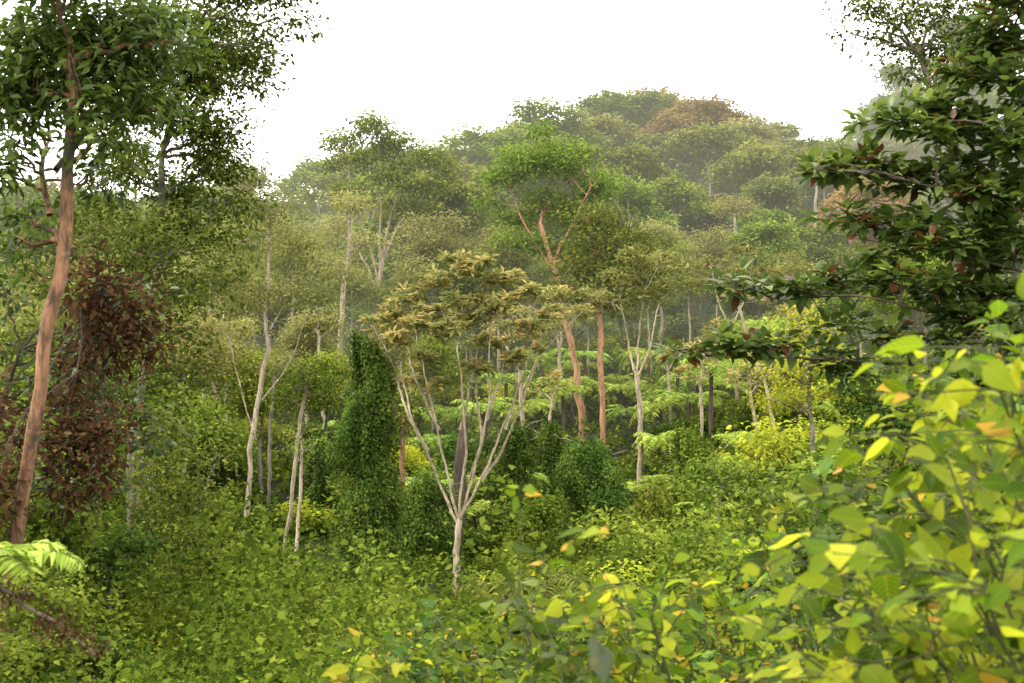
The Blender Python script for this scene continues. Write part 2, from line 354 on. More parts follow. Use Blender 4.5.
# ---------- slope shrubs, ferns ----------
SH=[]
for lf,asp,ll in [('leaf_mid',.6,.2),('leaf_ivy',.7,.17),('leaf_olive',.5,.2),('leaf_yellow',.55,.19),('leaf_dark',.6,.18)]:
    bl=[(np.array([R.uniform(-1.1,1.1),R.uniform(-1.1,1.1),R.uniform(.4,2.3)]),(R.uniform(.3,.7),R.uniform(.3,.7),R.uniform(.25,.6))) for _ in range(11)]
    e=build_tree('shrub','leafy shrub growing among vines on the slope','shrub',[([np.zeros(3),np.array([.1,0,.5]),np.array([0,.1,1.1])],.05,.02)],bl,leaf=lf,bark='bark_grey',ll=ll,nper=22,spread=.6,dens=17,twig=.15,group='shrubs on the slope',asp=asp,crownname='foliage',shell=.3)
    SH.append(e)
su=[False]*5
def pshrub(i,x,y,s,zs):
    loc=(x,y,float(T(x,y))-.1)
    if not su[i]: su[i]=True; SH[i].location=Vector(loc); SH[i].scale=(s,s,zs); return
    copything(SH[i],loc,R.random()*6.28,(s,zs))
for _ in range(250):
    y=math.sqrt(R.random()*(118**2-44**2)+44**2); x=(R.random()-.5)*2*y*.4
    px=512+x/y*F
    if abs(px-455)<45 and y<60: continue
    if abs(px-370)<32 and y<60: continue
    if 225<px<310 and y<62: continue
    if 540<px<880 and 64<y<112 and R.random()<.5: continue
    if 545<px<660 and 60<y<93: continue
    s=R.uniform(.6,1.2)*(1+max(0,y-60)/140)
    pshrub(int(R.choice(5,p=[.40,.18,.18,.16,.08])),x,y,s,s*R.uniform(.7,1.2))
for _ in range(44):
    y=R.uniform(22,44); x=(R.random()-.5)*2*y*.4
    s=R.uniform(.35,.6) if x<-2 else R.uniform(.5,.9); pshrub(int(R.choice(5,p=[.4,.2,.15,.15,.1])),x,y,s,s*.8)
def frond(base,dirn,L,npair,droop,pl):
    d=nz(np.array([dirn[0],dirn[1],0.])); t=np.linspace(0,1,14)
    up=dirn[2]
    q=base+d*(t*L*(1-.25*t))[:,None]+np.array([0,0,1])*(up*L*t-droop*L*t**2)[:,None]
    tt=np.linspace(.1,.99,npair); c=np.stack([np.interp(tt,t,q[:,k]) for k in range(3)],1)
    tg=nz(np.gradient(c,axis=0)); sd=nz(np.cross(tg,[0,0,1.])); pw=pl*np.sin(np.pi*np.clip(tt*.9+.08,0,1))**.7
    pos=[];ax=[];nr=[];sz=[]
    for s in (-1,1):
        a=nz(sd*s+tg*.35+np.array([0,0,-.3])+R.normal(0,.09,c.shape)); nn=nz(np.cross(a,tg)*s*-1); nn=np.where(nn[:,2:3]<0,-nn,nn)
        pos.append(c);ax.append(a);nr.append(nn);sz.append(pw*R.uniform(.8,1.15,len(pw)))
    return q,np.concatenate(pos),np.concatenate(ax),np.concatenate(nr),np.concatenate(sz)
def treefern(name,label,base,h,L,nf,npair,leaf='leaf_fern',dirs=None,asp=.27,group=None,cat='tree fern',tr=.09,droop=None,bark='bark_dark',pl=.28,upr=(.3,.7)):
    base=np.asarray(base,float); top=base+np.array([R.normal(0,.05)*h,R.normal(0,.05)*h,h]) if dirs is None else base+np.array([0,0,h]); tb=Tubes()
    if h>.3: tb.add(resamp([base,(base+top)/2+R.normal(0,.02,3)*h,top],8),np.linspace(tr*1.3,tr,8),8)
    A=[];ft=Tubes(); nf=nf if dirs is None else len(dirs)
    for i in range(nf):
        a=(i+R.uniform(-.3,.3))/nf*6.283
        dv=(math.cos(a),math.sin(a),R.uniform(*upr)) if dirs is None else dirs[i]
        q,*r_=frond(top,dv,L*R.uniform(.75,1.15),npair,R.uniform(.6,1.15) if droop is None else droop,L*pl); ft.add(q,np.linspace(.014,.003,len(q))*L/1.5,4); A.append(r_)
    A=[np.concatenate([z[k] for z in A]) for k in range(4)]
    e=empty(name,base,label,cat,group)
    if h>.3: child('trunk',tb.mesh('trunk',bark,base),e)
    child('frond_stalks',ft.mesh('frond_stalks','stem_green',base),e)
    child('fronds',leafmesh('fronds',A[0],A[1],A[2],A[3],rh(asp),np.clip(R.random(len(A[0]))*.8+.15,0,1),leaf,base),e)
    return e
FL=[treefern('tree_fern','tree fern with arching feathery fronds on the slope',(0,0,0),h,2.0,nf,17,asp=.19,pl=.30,upr=(.35,1.0),group='tree ferns on the slope') for h,nf in ((2.8,10),(3.8,12),(1.8,9))]
spots=[(660,84),(700,80),(730,92),(680,96),(760,86),(790,95),(640,100),(580,102),(820,88),(700,70),(130,95),(235,88),(420,90),(480,84),(850,98),(720,104),(660,108),(610,110),(770,104),(200,100),(320,96),(540,100),(670,74),(740,76),(780,74),(500,94),(450,98),(830,104),(690,88),(715,86),(550,96),(650,74),(730,68),(750,80),(800,80),(675,92),(705,98),(745,98),(640,108),(810,96),(765,94),(840,84),(690,104),(790,110),(560,108),(820,114),(740,112),(700,112),(530,86),(770,68),(720,62),(680,64),(420,70),(480,68),(500,74),(440,80),(400,78),(550,78),(530,70),(345,84),(375,90),(625,94),(560,98),(520,104),(590,106),(600,98),(470,90),(640,66),(610,60),(735,86),(755,90),(695,93),(665,88),(775,88),(805,90),(725,96),(685,82),(650,96),(780,100),(815,84),(745,70),(790,70),(560,90),(700,66),(630,104),(655,100),(710,108),(735,106),(570,94),(585,98),(615,100),(760,98),(500,100),(535,94),(450,90),(680,100),(700,102),(785,106),(665,80),(640,90)]
for i,(px,d) in enumerate(spots):
    x=X(px,d)+R.uniform(-.7,.7); d=d+R.uniform(-1.5,1.5); loc=(x,d,float(T(x,d))-.1)
    if i<3: FL[i].location=Vector(loc); FL[i].scale=(1.2,1.2,1.2)
    else: copything(FL[i%3],loc,R.random()*6.28,(R.uniform(.9,1.45),R.uniform(.7,1.3)*(.7 if d<80 else 1)))
# ---------- particular trees ----------
ub=[(385,318,18,12),(408,298,20,12),(436,282,22,12),(470,274,24,12),(503,282,22,12),(528,300,22,12),(548,320,14,10),(430,308,24,12),(465,303,24,12),(500,312,22,12),(530,332,18,12),(402,345,16,12),(425,362,15,12),(385,345,12,10),(455,336,22,12),(490,342,22,12),(515,362,15,11),(440,388,11,9),(405,380,12,9),(540,350,11,9),(455,264,16,6),(480,372,16,10),(376,330,9,7),(418,328,20,11),(472,322,20,11),(552,310,9,7),(370,322,7,6),(485,264,14,6)]
pxtree('umbrella_tree','slender pale tree with forked branches and bronze umbrella crown',54,[(455,592),(456,550),(460,517)],ub,(8.5,6),
  limbs=[[(459,520),(447,470),(432,400),(415,330)],[(460,518),(463,460),(458,380),(452,305)],[(460,517),(474,470),(487,400),(490,310)],[(461,516),(482,480),(508,420),(532,345)],[(458,524),(438,480),(415,420),(398,360)],[(470,480),(480,440),(475,390),(478,350)],[(482,480),(500,455),(520,410),(538,360)],
   [(440,430),(425,400),(412,370),(405,345)],[(487,420),(498,390),(505,360)],[(460,430),(468,400),(466,350)],[(428,450),(408,415),(396,380),(390,350)],[(505,430),(515,400),(515,370)]],
  leaf='leaf_bronze',bark='bark_tan',ll=.30,nper=12,spread=.38,dens=15,style='rosette',tpl=r6(.45),twig=.5,shell=.15,lw=.26,brk=.5,brmax=.028,dz=.5,bd=1.3)
pxtree('slender_tree','tall pale slender tree with sparse drooping crown',60,[(240,590),(250,500),(262,400),(272,330),(270,250)],
  [(268,215,32,25),(240,245,26,20),(300,250,28,22),(285,300,30,20),(225,310,24,18),(245,180,25,18),(320,300,26,16),(215,270,20,16),(255,290,20,16),(340,275,18,14)],(6.5,3.5),limbs=[[(262,400),(285,370),(310,310)],[(256,440),(238,380),(228,320)],[(270,330),(290,280),(300,250)]],
  leaf='leaf_pale',bark='bark_tan',ll=.16,nper=24,spread=.9,dens=12,twig=.6,shell=.1)
pxtree('slender_tree','slender leaning trunk with small dark bushy crown',62,[(285,540),(293,470),(300,420),(306,385)],[(305,388,26,14),(290,400,18,9),(322,395,16,9),(305,372,18,9)],(4.5,3.5),leaf='leaf_dark',bark='bark_tan',ll=.16,nper=26,spread=.7,dens=13)
pxtree('slender_tree','thin bare trunk with sparse pale leaves',50,[(293,620),(297,540),(300,470),(302,440)],[(302,436,14,10),(310,450,12,8),(292,452,11,7)],(4.5,3),leaf='leaf_olive',ll=.15,nper=12,spread=.5,dens=12,bark='bark_tan')
pxtree('tall_tree','tall forked tree with several pale limbs and rounded crown',112,[(372,400),(372,330),(378,280),(383,250)],
  [(345,143,18,11),(370,128,20,11),(398,145,20,12),(428,160,18,12),(358,163,18,9),(418,190,20,10),(388,180,18,9),(343,190,16,8),(440,183,14,10),(333,165,10,7),(405,170,12,8),(446,170,9,7),(355,207,14,6),(400,212,14,6),(380,150,14,8),(425,210,12,6)],(7,4.5),
  limbs=[[(378,282),(368,240),(352,190),(350,150)],[(382,260),(392,215),(405,165)],[(383,260),(400,225),(430,185)],[(380,270),(385,210),(378,145)],[(376,290),(358,250),(345,205)]],leaf='leaf_mid',bark='bark_tan',ll=.34,nper=30,spread=1.0,dens=6,shell=.3,lw=.32,brmax=.1)
pxtree('tall_tree','tall tree with rusty leaning trunk and thin crown',98,[(344,455),(336,390),(342,320),(352,260),(350,215)],[(350,205,24,12),(330,230,22,13),(370,245,20,11),(345,272,24,11),(325,262,16,9)],(7,4.5),leaf='leaf_pale',bark='bark_tan',ll=.26,nper=26,spread=1.1,dens=5,shell=.2)
pxtree('tall_tree','tall rust-barked leaning tree with dense olive crown',92,[(585,442),(578,385),(568,325),(552,262),(540,225)],
  [(530,165,24,16),(503,180,20,14),(562,172,24,18),(590,195,20,18),(545,200,24,16),(512,150,16,10),(552,146,20,11),(585,225,18,14),(490,200,12,10),(570,215,18,14),(520,215,18,12),(602,180,12,10),(560,250,16,12),(595,250,16,12),(535,240,16,11),(510,240,12,9),(605,225,12,12),(538,138,12,8),(575,152,14,9)],(8,5),limbs=[[(552,262),(575,220),(590,190)],[(556,275),(525,225),(510,190)]],leaf='leaf_mid',bark='bark_rust',ll=.30,nper=30,spread=1.0,dens=7,shell=.25,bd=1)
pxtree('tall_tree','straight rust-barked tree with dark green crown',88,[(606,468),(603,400),(601,330),(599,275)],[(594,245,18,11,-1),(624,256,18,9,-1),(575,268,16,9,-1),(645,262,14,8),(608,222,14,9,-.6),(566,290,14,7),(638,286,16,8,-1),(602,276,18,9,-1.2),(662,285,12,7),(650,244,12,7),(618,303,12,6),(586,222,12,8,-.6),(632,236,14,8),(588,300,14,6,-1),(670,268,10,6)],(6.5,5),limbs=[[(602,300),(620,275),(632,262)]],leaf='leaf_olive_deep',bark='bark_rust',ll=.28,nper=26,spread=1.4,dens=12,shell=.2,brmax=.1)
pxtree('umbrella_tree','pale forked tree with yellowish umbrella crown',76,[(640,487),(639,430),(637,375)],[(620,282,20,11),(650,270,22,11),(680,285,18,10),(640,300,20,9),(605,298,14,8),(665,258,18,8),(690,268,12,7),(660,292,14,7),(630,262,16,8)],(6.5,4.5),
  limbs=[[(637,378),(628,345),(620,300)],[(638,375),(650,345),(662,300)],[(637,385),(640,340),(645,290)]],leaf='leaf_pale',bark='bark_tan',ll=.28,nper=12,spread=.45,dens=12,style='rosette',asp=.42,shell=.2,brmax=.05,bd=1)
pxtree('umbrella_tree','pale-trunked tree with bronze-tipped umbrella crown',82,[(528,450),(524,410),(520,370)],[(505,330,20,10),(532,338,18,9),(575,315,22,11),(556,300,20,10),(592,298,16,9),(520,315,18,8),(540,322,16,7)],(6,4),limbs=[[(522,390),(545,350),(575,320)],[(521,375),(508,350),(502,335)]],leaf='leaf_bronze',bark='bark_tan',ll=.28,nper=12,spread=.45,dens=11,style='rosette',asp=.42,shell=.2,brmax=.05,bd=1)
pxtree('umbrella_tree','small pale forked tree with olive umbrella crown',84,[(737,400),(733,350),(728,320)],[(715,262,20,10),(745,255,20,9),(735,280,22,8),(765,272,14,8),(700,282,12,7)],(4.5,3),limbs=[[(730,330),(718,290),(712,265)],[(730,330),(745,300),(752,262)]],leaf='leaf_pale',ll=.28,nper=12,spread=.45,dens=11,style='rosette',asp=.42,shell=.2,bd=1)
pxtree('slender_tree','slender pale tree with thin spreading twigs',70,[(775,440),(765,380),(745,330),(738,305)],[(742,300,22,12),(760,335,18,10),(725,330,18,10),(780,320,18,12)],(4,3),limbs=[[(765,380),(780,345),(790,320)]],leaf='leaf_bronze',ll=.2,nper=14,spread=.5,dens=12,style='rosette')
pxtree('tall_tree','bare-stemmed pole-like tree with small top crown',128,[(816,330),(815,250),(814,200),(814,170)],[(812,165,12,8),(820,158,10,6),(806,172,9,6)],(3.5,2.5),leaf='leaf_olive',ll=.4,nper=18,spread=.8,dens=4)
for tr,cr_,d_ in [([(703,470),(704,420),(700,385)],[(695,375,18,12),(712,365,16,10),(705,350,14,9)],66),([(758,475),(757,430),(750,395)],[(745,372,18,10),(765,380,14,9),(735,385,12,8),(752,355,12,8)],68),([(672,455),(670,400),(668,370)],[(668,355,16,8),(655,362,12,7),(682,350,12,7)],86),([(548,470),(549,430),(552,400)],[(552,385,14,8),(540,392,12,7),(562,378,11,7)],80),([(720,440),(722,390),(718,350)],[(718,335,16,8),(705,342,12,7),(732,332,12,7)],92),([(792,440),(790,380),(795,330)],[(795,315,16,8),(782,325,12,7),(808,312,12,7)],90)]:
    pxtree('slender_tree','slender trunk topped with bronze leaf rosettes',d_,tr,cr_,(4,3),leaf='leaf_bronze',bark='bark_tan',ll=.25,nper=13,spread=.4,dens=12,style='rosette',asp=.42)
for tr,cr_,d_ in [([(420,430),(422,360),(418,290)],[(418,275,18,12),(405,285,14,10),(432,282,14,10)],100),([(660,400),(662,330),(658,250)],[(658,235,20,14),(645,245,16,10),(672,242,16,10)],118),([(182,470),(180,400),(184,330)],[(184,318,18,12),(170,328,14,10)],80),([(325,470),(322,400),(318,330)],[(318,320,18,12),(330,330,14,10),(305,328,14,10)],84),([(490,380),(492,320),(488,250)],[(488,240,18,12),(475,248,14,10),(500,245,14,10)],116),([(562,440),(560,390),(558,340)],[(558,325,14,9),(548,332,12,8)],96),([(735,330),(736,270),(734,215)],[(734,205,16,10),(722,212,12,8),(746,210,12,8)],124),([(225,450),(228,390),(222,330)],[(222,318,16,10),(235,325,12,8)],86)]:
    pxtree('slender_tree','thin pale forest trunk with loose pale crown',d_,tr,cr_,(4,3),leaf='leaf_pale',bark='bark_pale',ll=.25,nper=22,spread=.9,dens=9,shell=.2)
pxtree('leafy_tree','dense yellow-green bushy tree',45,[(812,460),(808,420),(805,370)],[(795,345,24,16),(825,335,22,14),(810,370,28,14),(780,375,18,13),(840,362,20,13),(800,318,14,10),(800,400,28,13),(770,400,16,10),(835,395,18,12)],(6,4),leaf='leaf_yellow',bark='bark_grey',ll=.13,nper=24,spread=.6,dens=20,shell=.3)
pxtree('dark_tree','dark straight trunk with thin dark leaves',66,[(402,535),(403,480),(404,430)],[(400,425,20,14),(412,405,18,12),(390,400,16,10)],(6,5),leaf='leaf_dark',bark='bark_orange',ll=.2,nper=24,spread=.7,dens=9)
pxtree('slender_tree','thin dark trunk with pale sparse leaves',72,[(268,500),(270,440),(274,380)],[(276,365,18,10),(262,372,14,8),(288,358,14,9)],(4,3),leaf='leaf_pale',bark='bark_grey',ll=.18,nper=16,spread=.7,dens=9)
pxtree('slender_tree','thin pale trunk with pale sparse leaves',90,[(205,430),(207,350),(210,280)],[(212,262,22,14),(195,275,18,10),(228,270,18,10)],(4,3),leaf='leaf_pale',ll=.22,nper=18,spread=.9,dens=9)
def snag(px,py0,py1,d,w):
    a=P(px,py0,d); a[2]=float(T(a[0],d))-.2; b_=P(px+2,py1,d); s=d/F; tb=Tubes()
    tb.add(resamp([a,(a+b_)/2,b_],12,.05),np.r_[np.linspace(w,w*.8,10),w*.5,w*.1]*s/2,9)
    tb.add(curve(a*.25+b_*.75,b_+np.array([.5,0,.3]),.1),np.linspace(.1,.02,7),5)
    o_=link(bpy.data.objects.new('dead_tree_trunk',tb.mesh('dead_tree_trunk','bark_dark',a))); o_.location=Vector(a)
    o_['label']='broken dark dead tree trunk standing among shrubs'; o_['category']='dead tree'
snag(461,480,412,64,14)
def ivy(px,pyb,pyt,d,rpx,label,leaf='leaf_ivy',wv_=.8):
    s=d/F; b0=P(px,pyb,d); gz_=float(T(b0[0],d)); t0=P(px,pyt,d); b0[2]=gz_-.2; H=t0[2]-b0[2]; r=rpx*s
    n=int(H*r*3300*(60/d)); u=R.random(n)**.95; th=R.random(n)*6.283
    prof=np.where(u>.8,np.sqrt(np.clip((1.03-u)/.23,0,1))*.75+.25,1)*(1.15-.35*u)*np.where(u<.15,1+(.15-u)*4,1)
    hh=u*H; lump=.3+1.0*vn(np.cos(th)*1.3+px,hh*.8+np.sin(th)*1.3,11)+.6*vn(np.cos(th)*3.5+px,hh*2.2+np.sin(th)*3.5,12)
    rr=r*prof*lump*(.5+.65*R.random(n)**.6)
    cx=b0[0]+wv_*r*(vn(hh*.7,hh*0+px,13)-.5); pos=np.stack([cx+np.cos(th)*rr,b0[1]+np.sin(th)*rr,b0[2]+hh*(.93+.1*vn(np.cos(th)*1.5+px,np.sin(th)*1.5,14))+R.normal(0,.2,n)],1)
    out=np.stack([np.cos(th),np.sin(th),np.zeros(n)],1)
    ax=np.array([0,0,-.8])+out*.5+R.normal(size=(n,3))*.5; nr=out+np.array([0,0,.8])+R.normal(size=(n,3))*.4
    e=empty('ivy_covered_tree',b0,label,'tree'); tb=Tubes(); tb.add([b0,b0+[0,0,H*.5],b0+[0,0,H*.93]],[.3,.22,.1],8)
    for _ in range(9):
        a=R.random()*6.28; z0=H*R.uniform(.3,.95); q=b0+np.array([0,0,z0]); tb.add(curve(q,q+np.array([math.cos(a),math.sin(a),.5])*r*1.4,.1),np.linspace(.05,.01,7),4)
    child('trunk',tb.mesh('trunk','bark_grey',b0),e)
    child('climbing_ivy',leafmesh('ivy',pos,ax,nr,.12*(.5+.9*R.random(n)),rh(.8),np.clip(.6*vn(th*3,u*H*1.5,3)+.5*R.random(n),0,1),leaf,b0),e)
ivy(370,560,340,56,24,'tall tree trunk completely wrapped in climbing ivy',wv_=.6)
ivy(518,512,425,66,18,'short trunk smothered in dark climbing ivy')
ivy(590,548,445,58,26,'ivy-smothered stump forming a rounded green column')
ivy(430,560,480,60,24,'low mound of dark ivy over a broken trunk')
ivy(545,500,425,74,15,'ivy-draped trunk on the slope')
ivy(650,560,490,54,20,'ivy-covered stump standing among shrubs','leaf_mid')
ivy(690,520,430,64,18,'ivy-draped trunk among ferns','leaf_mid')
ivy(320,520,440,70,16,'ivy-draped thin trunk on the slope')
MF=[]
for lf,bk,h in [('leaf_olive','bark_pale',11),('leaf_pale','bark_pale',12),('leaf_mid','bark_grey',9),('leaf_dark','bark_grey',10)]:
    bl=[(np.array([R.uniform(-1.8,1.8),R.uniform(-1.8,1.8),h*R.uniform(.6,.95)]),(R.uniform(.8,1.3),R.uniform(.8,1.3),R.uniform(.45,.75))) for _ in range(12)]
    e=build_tree('forest_tree','thin-trunked understory tree with loose crown','tree',[([np.zeros(3),np.array([.2,.1,h*.35]),np.array([-.1,.1,h*.8])],.14,.06)],bl,leaf=lf,bark=bk,ll=.22,nper=28,spread=.9,dens=8,twig=.5,group='understory trees in the valley',shell=.3)
    MF.append(e)
mu=[0]*4
fill=[(110,78,1),(150,84,0),(185,74,1),(215,92,0),(90,66,2),(135,64,3),(200,66,2),(250,98,1),(290,104,0),(310,86,1),(165,98,1),(120,104,0),(330,78,2),(410,96,0),(440,104,1),(470,100,3),(500,108,0),(620,112,2),(650,104,0),(690,112,0),(720,116,1),(760,112,2),(795,108,0),(835,100,2),(860,110,0),(880,92,3),(905,100,0),(470,114,1),(430,88,2),(560,112,0),(265,76,2),(230,110,0),(60,90,0),(30,80,3),(70,110,1),(350,110,0),(585,104,1),(740,120,2),(820,122,0),(930,80,2),(970,90,0),(180,114,0),(390,118,2),(40,66,1),(75,60,0),(15,95,0),(100,90,2),(145,74,0),(5,70,1),(220,80,1)]
for px,d,i in fill:
    x=X(px,d); loc=(x,d,float(T(x,d))-.2); s=R.uniform(.8,1.1)
    if not mu[i]: mu[i]=1; MF[i].location=Vector(loc); continue
    copything(MF[i],loc,R.random()*6.28,(s,s*R.uniform(.9,1.2)))
# ---------- left near trees ----------
pxtree('big_tree','big tree with rusty brown trunk and dense glossy crown',15.2,[(0,690),(10,540),(27,420),(42,300),(52,200),(62,130),(70,60)],
  [(30,30,50,28),(95,20,46,28),(75,75,44,22),(15,110,34,26),(130,60,28,26),(115,110,34,20),(145,15,30,24),(10,75,34,26),(60,-20,70,30),(5,180,22,24),(150,105,20,16),(105,150,24,14),(20,150,18,16),(165,45,16,20),(5,240,14,22,.4),(50,50,40,30),(110,60,30,24),(30,90,30,24),(95,120,24,16),(85,175,16,12,.5),(12,210,16,18,.4)],(16,11),limbs=[[(56,170),(80,125),(112,90)],[(50,215),(30,160),(10,110)]],
  leaf='leaf_dark_shiny',bark='bark_orange',ll=.13,nper=24,spread=.38,dens=58,tpl=r6(.42),sides=14,twig=.3,shell=.3,brmax=.04,bd=.8)
pxtree('tall_tree','tall dark fine-leaved tree with drooping branches',27,[(128,640),(140,500),(150,350),(165,200),(185,90),(200,20)],
  [(205,20,36,22),(245,12,32,20),(285,8,22,16),(235,55,34,20),(195,85,34,22),(250,88,16,14),(185,135,36,20),(222,135,24,18),(180,40,28,26),(215,175,30,16),(160,185,34,20),(235,205,20,14),(268,45,16,12),(130,180,26,18),(300,22,12,10),(190,230,24,18),(150,240,24,18),(220,240,18,14),(100,215,24,16),(170,290,20,22),(130,270,18,18),(200,60,30,24),(215,100,24,20),(150,110,30,30),(120,150,24,20),(205,155,26,16)],(9,5),
  leaf='leaf_dark',bark='bark_grey',ll=.12,nper=28,spread=.5,dens=50,twig=.3,shell=.2,bd=1)
pxtree('leafy_tree','olive-leaved tree with loose airy drooping foliage',24,[(95,640),(100,500),(105,380),(110,290)],
  [(110,235,36,20),(85,260,28,26),(150,255,34,22),(120,300,34,22),(95,335,28,24),(150,335,28,24),(190,265,28,20),(20,270,20,28),(150,390,28,24),(195,330,24,22),(225,240,20,16),(215,290,22,18),(180,370,22,18),(235,265,16,12),(205,380,16,18),(110,390,22,20)],(9,5),
  leaf='leaf_olive_deep',bark='bark_dark',ll=.11,nper=22,spread=.6,dens=34,twig=.3,shell=.1,brmax=.02,flat=.9,bd=1)
pxtree('leafy_tree','tree with large mid-green leaves beside brown trunk',17.5,[(-30,690),(-25,560),(-5,420),(20,350)],
  [(95,375,26,20),(75,395,24,20),(120,410,22,20),(0,400,16,26),(85,440,24,16),(30,480,26,20),(0,350,14,26),(130,340,20,18),(75,300,18,16),(5,290,16,20),(100,490,24,18),(140,300,18,14),(80,350,18,14),(150,440,18,16),(60,510,24,14)],(7,4),
  leaf='leaf_dark_shiny',bark='bark_dark',ll=.12,nper=18,spread=.45,dens=50,shell=.1,brmax=.02,tpl=r6(.5))
pxtree('leafy_tree','slender mid-green tree behind darker leaves',32,[(150,620),(152,520),(150,440)],
  [(140,420,30,20),(175,400,26,18),(110,440,26,20),(160,450,24,16),(195,430,20,14),(135,380,24,16),(80,470,26,18),(120,480,22,14),(60,420,26,20),(30,380,26,22)],(6,4),leaf='leaf_mid',bark='bark_grey',ll=.13,nper=22,spread=.6,dens=26,shell=.2)
pxtree('bush','slim many-stemmed bush with small olive leaves',21,[(165,640),(168,600),(170,565)],
  [(170,470,28,22),(205,500,24,22),(150,520,24,22),(190,545,28,20),(165,430,20,18),(215,455,18,18),(140,480,20,18),(175,580,26,14),(185,505,22,18),(160,550,22,16)],(3,2.2),limbs=[[(168,600),(155,550),(150,500)],[(169,600),(190,550),(205,490)],[(170,590),(172,520),(170,450)]],
  leaf='leaf_olive_deep',bark='bark_grey',ll=.085,nper=22,spread=.45,dens=60,cat='bush',shell=.1,twig=.3,dz=.2)
pxtree('dead_vine','hanging clumps of reddish-brown dead vine leaves',16.3,[(62,240),(85,262),(105,290)],[(102,290,20,10),(138,320,16,14),(98,322,18,10),(62,418,18,12),(92,448,20,10),(20,440,12,12),(72,490,20,10),(118,350,11,12),(4,470,12,12),(0,405,8,10),(62,455,18,10),(132,350,9,12),(112,425,10,9),(40,482,12,10,-1.3),(78,296,12,8),(85,345,9,10),(68,375,9,9),(120,300,12,8),(98,475,10,12),(45,500,12,8,-1.3),(150,338,8,10),(80,430,16,12)],(2,1.5),cat='dead vine',base=False,
  leaf='leaf_dead',bark='bark_dark',ll=.105,nper=26,spread=.24,dens=75,shell=.1,crownname='dead_leaves',flat=1.5,twig=.15,dz=.1,tpl=r6(.5),brmax=.012,trunkname='vine_stems')
for (px,py,d,r,lf) in [(60,545,17,45,'leaf_mid'),(110,560,18,40,'leaf_ivy'),(15,530,17,34,'leaf_mid'),(205,650,24,30,'leaf_ivy'),(330,590,40,34,'leaf_ivy'),(50,610,14,36,'leaf_mid'),(225,575,42,22,'leaf_mid'),(120,600,20,34,'leaf_mid'),(255,640,30,24,'leaf_dark'),(90,655,14,30,'leaf_ivy'),(170,675,18,26,'leaf_mid'),(265,605,36,20,'leaf_ivy'),(225,610,30,24,'leaf_mid'),(300,660,26,24,'leaf_mid'),(150,630,20,22,'leaf_yellow'),(345,640,32,22,'leaf_ivy'),(30,660,12,26,'leaf_mid'),(385,610,40,22,'leaf_mid'),(220,690,18,24,'leaf_dark'),(325,625,30,20,'leaf_mid'),(190,610,26,22,'leaf_ivy'),(270,680,20,26,'leaf_ivy')]:
    pxtree('shrub','rounded vine-draped shrub on the bank',d,[(px,py+20),(px,py+5),(px+2,py-5)],[(px+R.uniform(-r*.8,r*.8),py+R.uniform(-r*.5,r*.5),r*R.uniform(.3,.55),r*R.uniform(.25,.4)) for _ in range(7)],(4,3),leaf=lf,bark='bark_grey',ll=.08*(d/16)**.6,nper=26,spread=.3*(d/16)**.6,dens=60*(16/d)**1.4,asp=.7,cat='shrub',group='vine-draped shrubs on the bank',crownname='foliage',shell=.3)
b0=P(-10,560,6); gz_=float(T(b0[0],6))
treefern('tree_fern','tree fern with bright green feathery fronds',(b0[0],6,gz_),b0[2]-gz_,.48,6,22,dirs=[(1,-.1,.35),(.8,-.7,.3),(-1,.2,.5),(.2,1,.45),(.9,.7,.25),(-.6,.9,.4),(.5,-.9,.5),(1,.3,.5)],droop=.38,tr=.035,bark='bark_orange',asp=.17,pl=.34)
pxtree('mossy_branch','rough grey-brown mossy dead branch drooping over undergrowth',5.9,[(-30,575),(5,590),(30,612),(62,625),(95,655)],[(20,600,14,5),(45,618,14,6),(70,634,14,7),(88,650,8,6),(5,590,10,5),(55,625,10,8)],(6,2.5),base=False,cat='dead branch',leaf='leaf_dead',bark='bark_grey',ll=.028,nper=14,spread=.09,dens=1300,shell=.1,style='hang',asp=.3,trunkname='branch',crownname='dead_leaves',brmax=.004)
for px,py,d in [(495,592,15),(550,588,14),(610,590,15)]:
    q=P(px,py,d); g0=float(T(q[0],d)); treefern('tree_fern','fern with grey-green arching fronds above shrubs',(q[0],d,g0),max(q[2]-g0,.4),.75,8,20,leaf='leaf_olive_deep',droop=.7,tr=.04,asp=.18)
